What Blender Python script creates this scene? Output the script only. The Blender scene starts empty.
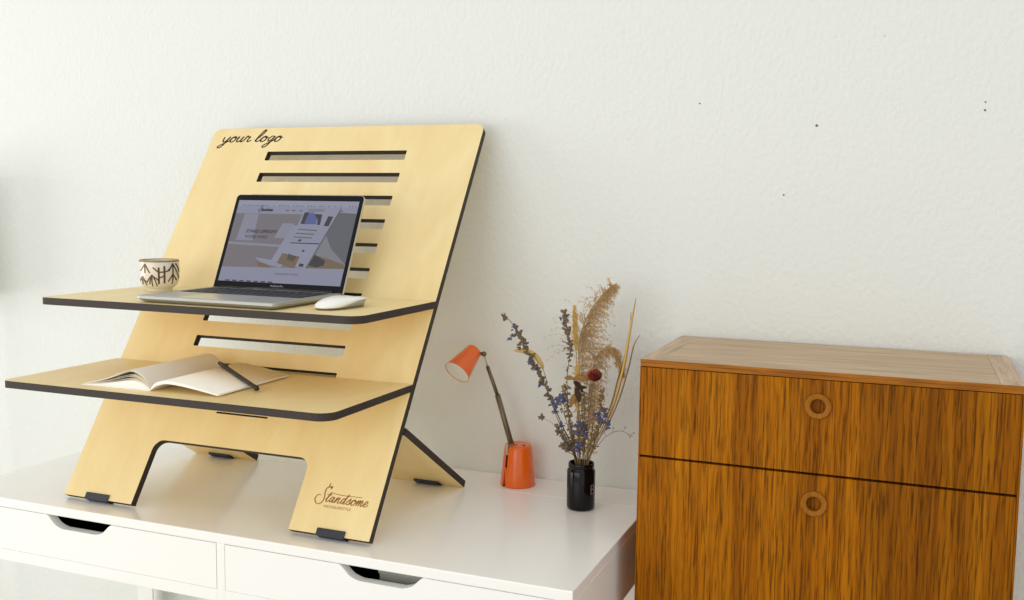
import bpy, bmesh, math, random
from mathutils import Vector, Matrix
random.seed(7)
C = bpy.context.scene.collection
SC = bpy.context.scene
PI = math.pi
TABLE = 0.76            # height of the desk top above the floor; everything below is written from the desk top

# ------------------------------------------------------------------ materials
def lin(c):
    out = []
    for v in c[:3]:
        v /= 255.0
        out.append(v/12.92 if v <= .04045 else ((v+.055)/1.055)**2.4)
    return tuple(out) + (1,)

def mat(name, col, rough=.5, metal=0, spec=.5, emit=0, coat=0, bump=None, bump_strength=.1, bump_dist=.001):
    m = bpy.data.materials.new(name); m.use_nodes = True
    nt = m.node_tree; b = nt.nodes['Principled BSDF']
    b.inputs['Base Color'].default_value = lin(col)
    b.inputs['Roughness'].default_value = rough
    b.inputs['Metallic'].default_value = metal
    b.inputs['Specular IOR Level'].default_value = spec
    b.inputs['Coat Weight'].default_value = coat
    if emit:
        b.inputs['Emission Color'].default_value = lin(col)
        b.inputs['Emission Strength'].default_value = emit
    if bump:
        tc = nt.nodes.new('ShaderNodeTexCoord'); n = nt.nodes.new('ShaderNodeTexNoise')
        n.inputs['Scale'].default_value = bump; n.inputs['Detail'].default_value = 4
        bp = nt.nodes.new('ShaderNodeBump'); bp.inputs['Strength'].default_value = bump_strength
        bp.inputs['Distance'].default_value = bump_dist
        nt.links.new(tc.outputs['Object'], n.inputs['Vector'])
        nt.links.new(n.outputs['Fac'], bp.inputs['Height']); nt.links.new(bp.outputs['Normal'], b.inputs['Normal'])
    return m

def wood(name, cols, fine, broad, rough=.4, spec=.5, mixf=.5, leaf=None, bump=.0, dist=2.0, lo=.3, hi=.7):
    """cols: dark, mid, light. fine / broad: xyz scales of two noise layers."""
    m = bpy.data.materials.new(name); m.use_nodes = True
    nt = m.node_tree; b = nt.nodes['Principled BSDF']; L = nt.links.new
    b.inputs['Roughness'].default_value = rough; b.inputs['Specular IOR Level'].default_value = spec
    tc = nt.nodes.new('ShaderNodeTexCoord')
    outs = []
    for sc, det, dd in ((fine, 3, .3), (broad, 5, dist)):
        mp = nt.nodes.new('ShaderNodeMapping'); mp.inputs['Scale'].default_value = sc
        n = nt.nodes.new('ShaderNodeTexNoise'); n.inputs['Scale'].default_value = 1
        n.inputs['Detail'].default_value = det; n.inputs['Distortion'].default_value = dd
        L(tc.outputs['Object'], mp.inputs['Vector']); L(mp.outputs['Vector'], n.inputs['Vector'])
        outs.append(n.outputs['Fac'])
    mx = nt.nodes.new('ShaderNodeMix'); mx.data_type = 'FLOAT'; mx.inputs[0].default_value = mixf
    L(outs[0], mx.inputs[2]); L(outs[1], mx.inputs[3])
    cr = nt.nodes.new('ShaderNodeValToRGB'); e = cr.color_ramp.elements
    e[0].position = lo; e[0].color = lin(cols[0]); e[1].position = hi; e[1].color = lin(cols[2])
    k = e.new((lo+hi)/2); k.color = lin(cols[1])
    L(mx.outputs[0], cr.inputs['Fac'])
    src = cr.outputs['Color']
    if leaf:      # a second, darker veneer leaf from local x = leaf[0] on
        sx = nt.nodes.new('ShaderNodeSeparateXYZ'); L(tc.outputs['Object'], sx.inputs[0])
        g = nt.nodes.new('ShaderNodeMath'); g.operation = 'GREATER_THAN'; g.inputs[1].default_value = leaf[0]
        L(sx.outputs['X'], g.inputs[0])
        mul = nt.nodes.new('ShaderNodeMix'); mul.data_type = 'RGBA'; mul.blend_type = 'MULTIPLY'
        mul.inputs[7].default_value = (leaf[1], leaf[1], leaf[1]*.95, 1)
        L(g.outputs[0], mul.inputs[0]); L(src, mul.inputs[6]); src = mul.outputs[2]
    L(src, b.inputs['Base Color'])
    if bump:
        bp = nt.nodes.new('ShaderNodeBump'); bp.inputs['Strength'].default_value = bump; bp.inputs['Distance'].default_value = .0005
        L(outs[0], bp.inputs['Height']); L(bp.outputs['Normal'], b.inputs['Normal'])
    return m

def oak_mat():
    m = bpy.data.materials.new('oiled_oak_veneer'); m.use_nodes = True
    nt = m.node_tree; b = nt.nodes['Principled BSDF']; L = nt.links.new
    b.inputs['Roughness'].default_value = .42; b.inputs['Specular IOR Level'].default_value = .08
    tc = nt.nodes.new('ShaderNodeTexCoord')
    def noise(sc, det, dist, rough=.5):
        mp = nt.nodes.new('ShaderNodeMapping'); mp.inputs['Scale'].default_value = sc; L(tc.outputs['Object'], mp.inputs[0])
        n = nt.nodes.new('ShaderNodeTexNoise'); n.inputs['Scale'].default_value = 1; n.inputs['Detail'].default_value = det
        n.inputs['Distortion'].default_value = dist; n.inputs['Roughness'].default_value = rough; L(mp.outputs[0], n.inputs['Vector']); return n.outputs['Fac']
    def ramp(src, stops):
        cr = nt.nodes.new('ShaderNodeValToRGB'); e = cr.color_ramp.elements
        e[0].position, e[0].color = stops[0][0], stops[0][1]; e[1].position, e[1].color = stops[-1][0], stops[-1][1]
        for p, c in stops[1:-1]:
            k = e.new(p); k.color = c
        L(src, cr.inputs['Fac']); return cr.outputs['Color']
    def mult(a, c, f=1.0):
        mx = nt.nodes.new('ShaderNodeMix'); mx.data_type = 'RGBA'; mx.blend_type = 'MULTIPLY'; mx.inputs[0].default_value = f
        L(a, mx.inputs[6]); L(c, mx.inputs[7]); return mx.outputs[2]
    g = lambda v: (v, v, v*.96, 1)
    base = ramp(noise((34, 3, 1.2), 3, .6), [(.32, lin((142, 81, 3))), (.5, lin((166, 98, 4))), (.68, lin((182, 113, 9)))])
    mp = nt.nodes.new('ShaderNodeMapping'); mp.inputs['Scale'].default_value = (1, .3, .16); mp.inputs['Rotation'].default_value = (0, .03, 0); L(tc.outputs['Object'], mp.inputs[0])
    wv = nt.nodes.new('ShaderNodeTexWave'); wv.bands_direction = 'X'; wv.inputs['Scale'].default_value = 26; wv.inputs['Distortion'].default_value = 9
    wv.inputs['Detail'].default_value = 3; wv.inputs['Detail Scale'].default_value = 1.6; L(mp.outputs[0], wv.inputs['Vector'])
    fig = ramp(wv.outputs['Fac'], [(.0, g(.70)), (.3, g(.90)), (.6, g(1.0))])
    pores = ramp(noise((430, 40, 17), 2, .2), [(.36, g(.40)), (.45, g(.9)), (.54, g(1.0))])
    fine = ramp(noise((800, 60, 5), 2, 0), [(.3, g(.8)), (.6, g(1.05))])
    col = mult(mult(mult(base, fig, .9), pores, .9), fine)
    sx = nt.nodes.new('ShaderNodeSeparateXYZ'); L(tc.outputs['Object'], sx.inputs[0])
    gt = nt.nodes.new('ShaderNodeMath'); gt.operation = 'GREATER_THAN'; gt.inputs[1].default_value = .070; L(sx.outputs['X'], gt.inputs[0])
    leafc = ramp(gt.outputs[0], [(.4, (1, 1, 1, 1)), (.6, (.80, .80, .76, 1))])
    L(mult(col, leafc), b.inputs['Base Color'])
    bp = nt.nodes.new('ShaderNodeBump'); bp.inputs['Strength'].default_value = .12; bp.inputs['Distance'].default_value = .0004
    L(pores, bp.inputs['Height']); L(bp.outputs['Normal'], b.inputs['Normal'])
    return m

def wall_mat():
    m = bpy.data.materials.new('rough_plaster'); m.use_nodes = True
    nt = m.node_tree; b = nt.nodes['Principled BSDF']; L = nt.links.new
    b.inputs['Base Color'].default_value = lin((227, 230, 225)); b.inputs['Roughness'].default_value = .75
    b.inputs['Specular IOR Level'].default_value = .3
    tc = nt.nodes.new('ShaderNodeTexCoord')
    mp = nt.nodes.new('ShaderNodeMapping'); mp.inputs['Scale'].default_value = (1, 1, .7); L(tc.outputs['Object'], mp.inputs[0])
    n = nt.nodes.new('ShaderNodeTexNoise'); n.inputs['Scale'].default_value = 110; n.inputs['Detail'].default_value = 3
    n2 = nt.nodes.new('ShaderNodeTexNoise'); n2.inputs['Scale'].default_value = 28; n2.inputs['Detail'].default_value = 2
    L(mp.outputs[0], n.inputs['Vector']); L(mp.outputs[0], n2.inputs['Vector'])
    a = nt.nodes.new('ShaderNodeMath'); a.operation = 'MULTIPLY_ADD'; a.inputs[1].default_value = .4
    L(n2.outputs['Fac'], a.inputs[0]); L(n.outputs['Fac'], a.inputs[2])
    bp = nt.nodes.new('ShaderNodeBump'); bp.inputs['Strength'].default_value = .42; bp.inputs['Distance'].default_value = .005
    L(a.outputs[0], bp.inputs['Height']); L(bp.outputs['Normal'], b.inputs['Normal'])
    return m

M = dict(
    wall=wall_mat(),
    lacquer=mat('white_lacquer', (247, 247, 243), .2, spec=.6, bump=3, bump_strength=.02),
    lacquer_in=mat('white_lacquer_inside', (225, 224, 216), .5),
    dark_in=mat('dark_felt', (46, 48, 66), .8),
    birch=wood('birch_plywood', ((229, 203, 144), (234, 212, 155), (239, 220, 167)), (40, 9, 9), (5, 2.6, 2.6), .42, .4, .7),
    ply_edge=mat('burnt_plywood_edge', (52, 42, 36), .7, bump=200, bump_strength=.3),
    burn=mat('laser_burnt_lettering', (150, 98, 36), .8),
    burn_dark=mat('laser_burnt_dark_lettering', (62, 38, 14), .8),
    rubber=mat('black_rubber', (40, 42, 52), .6),
    oak=oak_mat(),
    oak_top=wood('oak_top_with_sheen', ((140, 112, 78), (180, 151, 113), (198, 171, 134)), (9, 300, 30), (3, 28, 10), .42, .6, .5, bump=.1, dist=1.5, lo=.34, hi=.64),  # same oak, paled: the bright wall's reflection is painted into the colour
    oak_end=wood('oak_end_strip_with_sheen', ((148, 120, 88), (184, 154, 120), (200, 172, 138)), (300, 9, 30), (28, 3, 10), .42, .6, .5, lo=.34, hi=.64),  # end strips carry the same painted-in reflection
    oak_edge=wood('oak_solid_edge', ((108, 62, 8), (156, 94, 14), (186, 122, 28)), (9, 200, 200), (4, 20, 20), .4, .2),
    oak_turned=wood('turned_oak', ((116, 68, 8), (150, 92, 12), (166, 106, 20)), (200, 60, 12), (30, 10, 4), .4, .2),
    gap=mat('dark_gap', (22, 14, 8), .9),
    alu=mat('brushed_aluminium', (172, 173, 168), .4, .7),
    alu_light=mat('polished_aluminium', (196, 196, 192), .3, .8),
    black_glass=mat('black_glass', (14, 14, 18), .18),
    bezel=mat('black_bezel', (14, 14, 17), .35, spec=.15),
    keys=mat('black_keys', (36, 38, 48), .6),
    pad=mat('trackpad', (188, 190, 186), .3, .6),
    mouse_white=mat('white_acrylic', (244, 244, 240), .22),
    ceramic=mat('cream_glazed_ceramic', (226, 220, 200), .22, bump=120, bump_strength=.05),
    ceramic_brown=mat('brown_glaze', (92, 62, 36), .35),
    ceramic_rim=mat('ochre_rim_glaze', (150, 122, 78), .35),
    paper=mat('cream_paper', (244, 238, 222), .8, spec=.2),
    paper_edge=mat('paper_edges', (250, 249, 244), .85, spec=.2),
    pen=mat('black_anodised_metal', (40, 40, 44), .35, .3),
    pen_tip=mat('black_plastic', (20, 20, 22), .4),
    orange=mat('orange_enamel', (236, 102, 10), .3, coat=.3, bump=3, bump_strength=.02),
    lamp_white=mat('white_enamel', (232, 236, 232), .4),
    brass=mat('aged_nickel', (120, 108, 84), .35, .8),
    steel=mat('pale_steel', (190, 188, 176), .3, .8),
    vase=mat('black_glazed_vase', (7, 7, 10), .1, spec=.3),
    letter=mat('white_print', (170, 170, 172), .6),
    stem=mat('dry_stem', (150, 122, 72), .8, bump=80, bump_strength=.3),
    stem_grey=mat('grey_brown_stem', (120, 104, 74), .8, bump=80, bump_strength=.3),
    bud=mat('grey_brown_bud', (116, 101, 79), .9, bump=300, bump_strength=.5),
    blue=mat('violet_blue_petal', (90, 93, 128), .85, bump=300, bump_strength=.4),
    ear=mat('golden_grass_ear', (214, 178, 100), .85, bump=250, bump_strength=.4),
    blade=mat('straw_blade', (214, 174, 88), .7, bump=60, bump_strength=.2),
    plume=mat('tan_plume', (208, 178, 126), .9, bump=200, bump_strength=.4),
    rose=mat('dried_rose_petal', (128, 48, 38), .8, bump=150, bump_strength=.4),
    rose_edge=mat('dried_rose_outer_petal', (196, 100, 60), .8, bump=150, bump_strength=.4),
    leaf=mat('dry_brown_leaf', (140, 102, 48), .8, bump=90, bump_strength=.4),
    leaf_dark=mat('dark_dry_leaf', (66, 44, 30), .8, bump=90, bump_strength=.4),
    floor=wood('pale_floor', ((176, 168, 154), (192, 184, 170), (206, 198, 184)), (3, 90, 10), (1.5, 12, 5), .5),
    grey_box=mat('grey_card', (176, 176, 166), .6),
)

for k_ in ('paper', 'paper_edge'):
    b_ = M[k_].node_tree.nodes['Principled BSDF']; b_.inputs['Subsurface Weight'].default_value = .25; b_.inputs['Subsurface Radius'].default_value = (.008, .008, .006); b_.inputs['Subsurface Scale'].default_value = 1

# ------------------------------------------------------------------ geometry helpers
class MB:
    def __init__(s): s.v = []; s.f = []; s.m = []; s.sm = []
    def add(s, verts, faces, mi=0, smooth=False):
        o = len(s.v); s.v += [tuple(v) for v in verts]
        for f in faces: s.f.append([i+o for i in f]); s.m.append(mi); s.sm.append(smooth)
        return s
    def box(s, x0, x1, y0, y1, z0, z1, mi=0):
        return s.add([(x, y, z) for z in (z0, z1) for y in (y0, y1) for x in (x0, x1)],
                     [(0, 2, 3, 1), (4, 5, 7, 6), (0, 1, 5, 4), (2, 6, 7, 3), (0, 4, 6, 2), (1, 3, 7, 5)], mi)
    def prism(s, poly, fn, h0, h1, mi=0, side=None, holes=(), smooth=False):
        """poly in 2D, fn(a, b, h) -> 3D; holes allowed"""
        bm = bmesh.new(); loops = []
        for lp in [poly]+list(holes):
            vs = [bm.verts.new((p[0], p[1], 0)) for p in lp]
            loops.append([(p[0], p[1]) for p in lp])
            for i in range(len(vs)): bm.edges.new((vs[i], vs[(i+1) % len(vs)]))
        bmesh.ops.triangle_fill(bm, use_beauty=True, edges=bm.edges[:], use_dissolve=False)
        bm.verts.index_update()
        vv = [(v.co.x, v.co.y) for v in bm.verts]
        tris = [[v.index for v in f.verts] for f in bm.faces]
        bm.free()
        s.add([fn(a, b, h1) for a, b in vv], tris, mi)
        s.add([fn(a, b, h0) for a, b in vv], [t[::-1] for t in tris], mi)
        for lp in loops:
            n = len(lp)
            s.add([fn(a, b, h0) for a, b in lp]+[fn(a, b, h1) for a, b in lp],
                  [(i, (i+1) % n, n+(i+1) % n, n+i) for i in range(n)], mi if side is None else side, smooth)
        return s
    def rings(s, rings, mi=0, cap=True, smooth=True, closed=False):
        n = len(rings[0]); vs = [p for r in rings for p in r]; fs = []
        m = len(rings)
        for k in range(m if closed else m-1):
            k2 = (k+1) % m
            for i in range(n): fs.append((k*n+i, k*n+(i+1) % n, k2*n+(i+1) % n, k2*n+i))
        s.add(vs, fs, mi, smooth)
        if cap and not closed:
            s.add(rings[0], [tuple(range(n))[::-1]], mi); s.add(rings[-1], [tuple(range(n))], mi)
        return s
    def tube(s, path, rad, seg=8, mi=0, cap=True):
        pts = [Vector(p) for p in path]; rs = []
        t0 = (pts[1]-pts[0]).normalized(); n = t0.orthogonal().normalized()
        for i, p in enumerate(pts):
            a = pts[max(i-1, 0)]; b = pts[min(i+1, len(pts)-1)]; t = (b-a).normalized()
            n = (n-t*n.dot(t)).normalized(); bn = t.cross(n)
            r = rad(i/(len(pts)-1)) if callable(rad) else rad
            rs.append([p+n*math.cos(2*PI*k/seg)*r+bn*math.sin(2*PI*k/seg)*r for k in range(seg)])
        return s.rings(rs, mi, cap)
    def lathe(s, prof, o=(0, 0, 0), axis=(0, 0, 1), seg=48, mi=0, cap=True, smooth=True):
        o = Vector(o); ax = Vector(axis).normalized(); u = ax.orthogonal().normalized(); w = ax.cross(u)
        rs = [[o+ax*z+(u*math.cos(2*PI*k/seg)+w*math.sin(2*PI*k/seg))*max(r, 1e-5) for k in range(seg)] for r, z in prof]
        return s.rings(rs, mi, cap, smooth)
    def blob(s, c, r, mi=0, stretch=(1, 1, 1), rot=None, sub=1):
        bm = bmesh.new(); bmesh.ops.create_icosphere(bm, subdivisions=sub, radius=1)
        R = rot if rot else Matrix.Identity(3); c = Vector(c)
        bm.verts.index_update()
        vs = [c+R@Vector((v.co.x*stretch[0]*r, v.co.y*stretch[1]*r, v.co.z*stretch[2]*r)) for v in bm.verts]
        s.add(vs, [[v.index for v in f.verts] for f in bm.faces], mi, True); bm.free()
        return s
    def build(s, name, mats, parent=None, bevel=0, loc=(0, 0, 0), recalc=True):
        me = bpy.data.meshes.new(name); me.from_pydata(s.v, [], s.f)
        for m in (mats if isinstance(mats, (list, tuple)) else [mats]): me.materials.append(m)
        for p, mi, sm in zip(me.polygons, s.m, s.sm): p.material_index = mi; p.use_smooth = sm
        bm = bmesh.new(); bm.from_mesh(me)
        bmesh.ops.remove_doubles(bm, verts=bm.verts[:], dist=1e-6)
        if recalc: bmesh.ops.recalc_face_normals(bm, faces=bm.faces[:])
        bm.to_mesh(me); bm.free(); me.update()
        o = bpy.data.objects.new(name, me); C.objects.link(o); o.location = loc
        if parent: o.parent = parent
        if bevel:
            b = o.modifiers.new('bevel', 'BEVEL'); b.width = bevel; b.segments = 2; b.limit_method = 'ANGLE'; b.angle_limit = .7
        return o

def thing(name, label, cat, loc=(0, 0, 0), rz=0, group=None):
    o = bpy.data.objects.new(name, None); C.objects.link(o); o.empty_display_size = .02
    o.location = loc; o.rotation_euler = (0, 0, rz); o['label'] = label; o['category'] = cat
    if group: o['group'] = group
    return o

def rrect(x0, x1, y0, y1, r, seg=6, corners=(1, 1, 1, 1)):
    """counter-clockwise from bottom-left; corners: bl, br, tr, tl"""
    out = []
    for (cx, cy, a0, on, px, py) in ((x0+r, y0+r, PI, corners[0], x0, y0), (x1-r, y0+r, 1.5*PI, corners[1], x1, y0),
                                     (x1-r, y1-r, 0, corners[2], x1, y1), (x0+r, y1-r, .5*PI, corners[3], x0, y1)):
        if on: out += [(cx+r*math.cos(a0+i*PI/2/seg), cy+r*math.sin(a0+i*PI/2/seg)) for i in range(seg+1)]
        else: out.append((px, py))
    return out

def smooth_path(pts, n=6):
    P = [Vector(p) for p in pts]; out = []
    for i in range(len(P)-1):
        a = P[max(i-1, 0)]; b = P[i]; c = P[i+1]; d = P[min(i+2, len(P)-1)]
        for k in range(n):
            t = k/n
            out.append(.5*((2*b)+(c-a)*t+(2*a-5*b+4*c-d)*t*t+(3*b-a-3*c+d)*t**3))
    out.append(P[-1]); return out

def stroke(mb, pts, w, fn, h=.0003, mi=0, n=5, wf=None):
    """a pen stroke: 2D points smoothed, turned into a thin raised ribbon; fn(a, b, h)"""
    P = smooth_path([(p[0], p[1], 0) for p in pts], n)
    L, R = [], []
    for i, p in enumerate(P):
        t = P[min(i+1, len(P)-1)]-P[max(i-1, 0)]
        if t.length < 1e-9: t = Vector((1, 0, 0))
        t.normalize(); nn = Vector((-t.y, t.x, 0)); ww = w/2*(wf(t) if wf else 1)
        L.append(p+nn*ww); R.append(p-nn*ww)
    rs = [[fn(a.x, a.y, 0), fn(b.x, b.y, 0), fn(b.x, b.y, h), fn(a.x, a.y, h)] for a, b in zip(L, R)]
    mb.rings(rs, mi, True, False)

def text_mesh(name, body, size, fn, mat_, parent, offset=0.0, align='LEFT'):
    cu = bpy.data.curves.new(name, 'FONT'); cu.body = body; cu.size = size; cu.offset = offset; cu.align_x = align
    cu.resolution_u = 3
    o = bpy.data.objects.new(name, cu); C.objects.link(o)
    dg = bpy.context.evaluated_depsgraph_get(); dg.update()
    me = bpy.data.meshes.new_from_object(o.evaluated_get(dg)); bpy.data.objects.remove(o); bpy.data.curves.remove(cu)
    for v in me.vertices: v.co = fn(v.co.x, v.co.y)
    me.materials.clear(); me.materials.append(mat_)
    r = bpy.data.objects.new(name, me); C.objects.link(r)
    if parent: r.parent = parent
    return r

# ------------------------------------------------------------------ the room
WY = .564
w = MB().box(-4.2, 3.4, WY, WY+.12, -TABLE, 1.9).build('wall_back', M['wall']); w['kind'] = 'structure'
f = MB().box(-4.2, 3.4, -3.2, WY, -TABLE-.05, -TABLE).build('floor', M['floor']); f['kind'] = 'structure'
for x, z, r in ((.057, .781, .0016), (.277, .735, .0026), (.222, .606, .0018), (.56, .771, .0016), (.56, .757, .002), (.389, .893, .0009)):
    MB().lathe([(r, 0), (r*.9, .0008), (.0004, .0008)], (x, WY+.0003, z), (0, -1, 0), 14).build('nail_hole', M['stem_grey'], w)

# ------------------------------------------------------------------ desk
desk = thing('writing_desk', 'long white lacquered desk with two shallow drawers against the plaster wall', 'desk', (-.655, .282, -TABLE))
def dk(mb, name, m, parent=None, bevel=.0008):      # desk parts are written from the desk top's front right corner
    dx, dy, dz = -.655, .282, -TABLE
    mb.v = [(x-dx, y-dy, z-dz) for x, y, z in mb.v]
    return mb.build(name, m, parent or desk, bevel)
dk(MB().box(-1.31, 0, 0, .4465, -.018, 0), 'tabletop', M['lacquer'], bevel=.0015)
dk(MB().box(-1.31, 0, .4485, .562, -.018, -.0004), 'cable_cover', M['lacquer'], bevel=.0015)
dk(MB().box(-1.31, -1.291, 0, .562, -.125, -.018), 'side_panel', M['lacquer'])
dk(MB().box(-.019, 0, 0, .562, -.125, -.018), 'side_panel', M['lacquer'])
dk(MB().box(-.6615, -.6445, 0, .55, -.125, -.018), 'divider', M['lacquer'])
dk(MB().box(-1.291, -.6615, 0, .55, -.125, -.1025), 'bottom_panel', M['lacquer'])
dk(MB().box(-.6445, -.019, 0, .55, -.125, -.1025), 'bottom_panel', M['lacquer'])
dk(MB().box(-1.291, -.019, .54, .552, -.125, -.018), 'back_panel', M['lacquer_in'])
for x0, x1, cx in ((-1.2898, -.6627, -.9795), (-.6433, -.0202, -.3325)):
    # the front board with its scooped finger notch
    zt, zb, zn = -.0188, -.1017, -.0420
    half = .088; hb = .046
    notch = smooth_path([(cx-half, zt, 0), (cx-half+.012, zt-.0012, 0), (cx-hb-.012, zn+.006, 0), (cx-hb+.006, zn, 0)], 5)
    notch += smooth_path([(cx+hb-.006, zn, 0), (cx+hb+.012, zn+.006, 0), (cx+half-.012, zt-.0012, 0), (cx+half, zt, 0)], 5)
    poly = [(x0, zb), (x1, zb), (x1, zt)]+[(p.x, p.y) for p in notch[::-1]]+[(x0, zt)]
    d = dk(MB().prism(poly, lambda a, b, h: (a, h, b), 0.0, .017), 'drawer', M['lacquer'], bevel=.0012)
    b = MB().box(x0+.01, x0+.022, .017, .5, -.098, -.03).box(x1-.022, x1-.01, .017, .5, -.098, -.03).box(x0+.022, x1-.022, .017, .5, -.098, -.092)
    b.box(x0+.022, x1-.022, .488, .5, -.092, -.03)
    dk(b, 'drawer_box', M['dark_in'], d)
for x in (-1.308, -.05):
    for y in (.012, .5):
        l = MB().box(x, x+.048, y, y+.004, -TABLE, -.125).box(x if x < -1 else x+.044, x+.004 if x < -1 else x+.048, y+.004, y+.05, -TABLE, -.125)
        dk(l, 'leg', M['lacquer'])
# what is seen in the right drawer's notch
t = thing('stationery_box', 'pale grey card box seen through the right drawer notch of the desk', 'box', (-.31, .10, -.0918))
MB().box(-.052, .075, -.05, .06, 0, .056).build('box_body', M['grey_box'], t, .001)
MB().box(-.054, .077, -.052, .062, .048, .062).build('lid', M['grey_box'], t, .001)
t = thing('pocket_notebook', 'dark notebook seen left of the grey box in the right desk drawer', 'notebook', (-.315, .035, -.0918))
MB().box(-.066, .05, -.014, .012, 0, .036).build('cover', M['keys'], t, .001)
MB().box(-.064, .0495, -.0125, .0105, .002, .0375).build('pages', M['grey_box'], t)

# ------------------------------------------------------------------ desk converter of birch plywood
TH = math.radians(57); ct, st = math.cos(TH), math.sin(TH); PT = .014
stand = thing('standing_desk_converter', 'slotted birch plywood desk converter with two shelves leaning on the white desk', 'desk converter', (-.7195, .045, 0))
def PF(u, v, h): return (u, v*ct+h*st, .0095+v*st-h*ct)          # h is depth behind the face
SL, SR, CX = -.1725, .1775, .0025
outer = [(-.34, 0), (-.1745, 0)]
outer += [(x, y) for x, y in rrect(-.1745, .1775, -.2, .131, .022, 6)[14:21]][::-1]
outer += [(x, y) for x, y in rrect(-.1745, .1775, -.2, .131, .022, 6)[14:21]] if False else []
top = rrect(-.1745, .1775, -.2, .131, .022, 6)
tr_c, tl_c = top[14:21], top[21:28]
outer = [(-.34, 0), (-.1745, 0)]+tl_c[::-1]+tr_c[::-1]+[(.1775, 0), (.34, 0)]
o2 = rrect(-.34, .34, 0, .879, .018, 6)
outer += o2[14:21]+o2[21:28]
slots = [rrect(SL, SR, .8135-.057*i-.024, .8135-.057*i, .002, 2) for i in range(10)]
slots.append(rrect(-.0585, .0595, .1965, .2000, .0008, 2))
MB().prism(outer, PF, 0, PT, 0, 1, slots).build('front_panel', [M['birch'], M['ply_edge']], stand, 0)
# rear support
r0 = Vector((0, .045+.2*ct+.0145*st-.045, .0095+.2*st-.0145*ct)); r1 = Vector((0, .432-.045, .0))
dr = (r1-r0).normalized(); nr = Vector((0, -dr.z, dr.y))            # normal pointing up and back
RL = (r1-r0).length
def RF(u, s, h):
    p = r0+dr*s+nr*h; return (u, p.y, p.z)
k0 = .0007
topc = rrect(-.172, .172, .11, .6, .022, 6)
rear = [(-.34, .006), (.34, .006), (.34, RL), (.172, RL)]+topc[7:14][::-1]+topc[0:7][::-1]+[(-.172, RL), (-.34, RL)]
mb = MB(); mb.prism(rear, RF, 0, PT, 0, 1); mb.build('rear_support', [M['birch'], M['ply_edge']], stand, 0)
# shelves
def shelf(y0, zt, zb, tz0, tz1):
    o = [(-.349+.014*(1-math.cos(PI/2*k/6)), y0+.014*(1-math.sin(PI/2*k/6))) for k in range(7)]+rrect(-.3, .3415, y0, .2, .028, 6, (1, 1, 0, 0))[7:15]+[(-.349, .2)]
    def F(a, b, h):
        if b > .19: b = (h-.0095)/math.tan(TH)-.0005
        return (a, b, h)
    mb = MB().prism(o, F, zb, zt, 0, 1)
    yb = (zb-.0095)/math.tan(TH)-.004
    mb.box(SL+.003, SR-.003, yb, yb+.05, tz0, tz1)
    return mb.build('shelf', [M['birch'], M['ply_edge']], stand, 0)
shelf(.010-.045, .3980, .3846, .3852, .3964)
shelf(-.081-.045, .2543, .2412, .2420, .2532)
for u in (-.258, .2635): 
    mb = MB(); pts = [(-.0005, .0105), (-.003, .0105), (-.003, -.003), (.0170, -.003), (.0170, .0105), (.0145, .0105), (.0145, -.0005), (-.0005, -.0005)]
    mb.prism(pts, lambda a, b, h: PF(u+h, b, a), -.028, .028); o = mb.build('rubber_foot', M['rubber'], stand, .0006)
for u in (-.2605, .2625):
    mb = MB(); pts = [(-.0045, RL-.024), (-.0045, RL+.003), (.0165, RL+.003), (.0165, RL-.012), (.0145, RL-.012), (.0145, RL+.0003), (-.0005, RL+.0003), (-.0005, RL-.024)]
    mb.prism(pts, lambda a, b, h: RF(u+h, b, a), -.028, .028); mb.build('rubber_foot', M['rubber'], stand, .0006)

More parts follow.
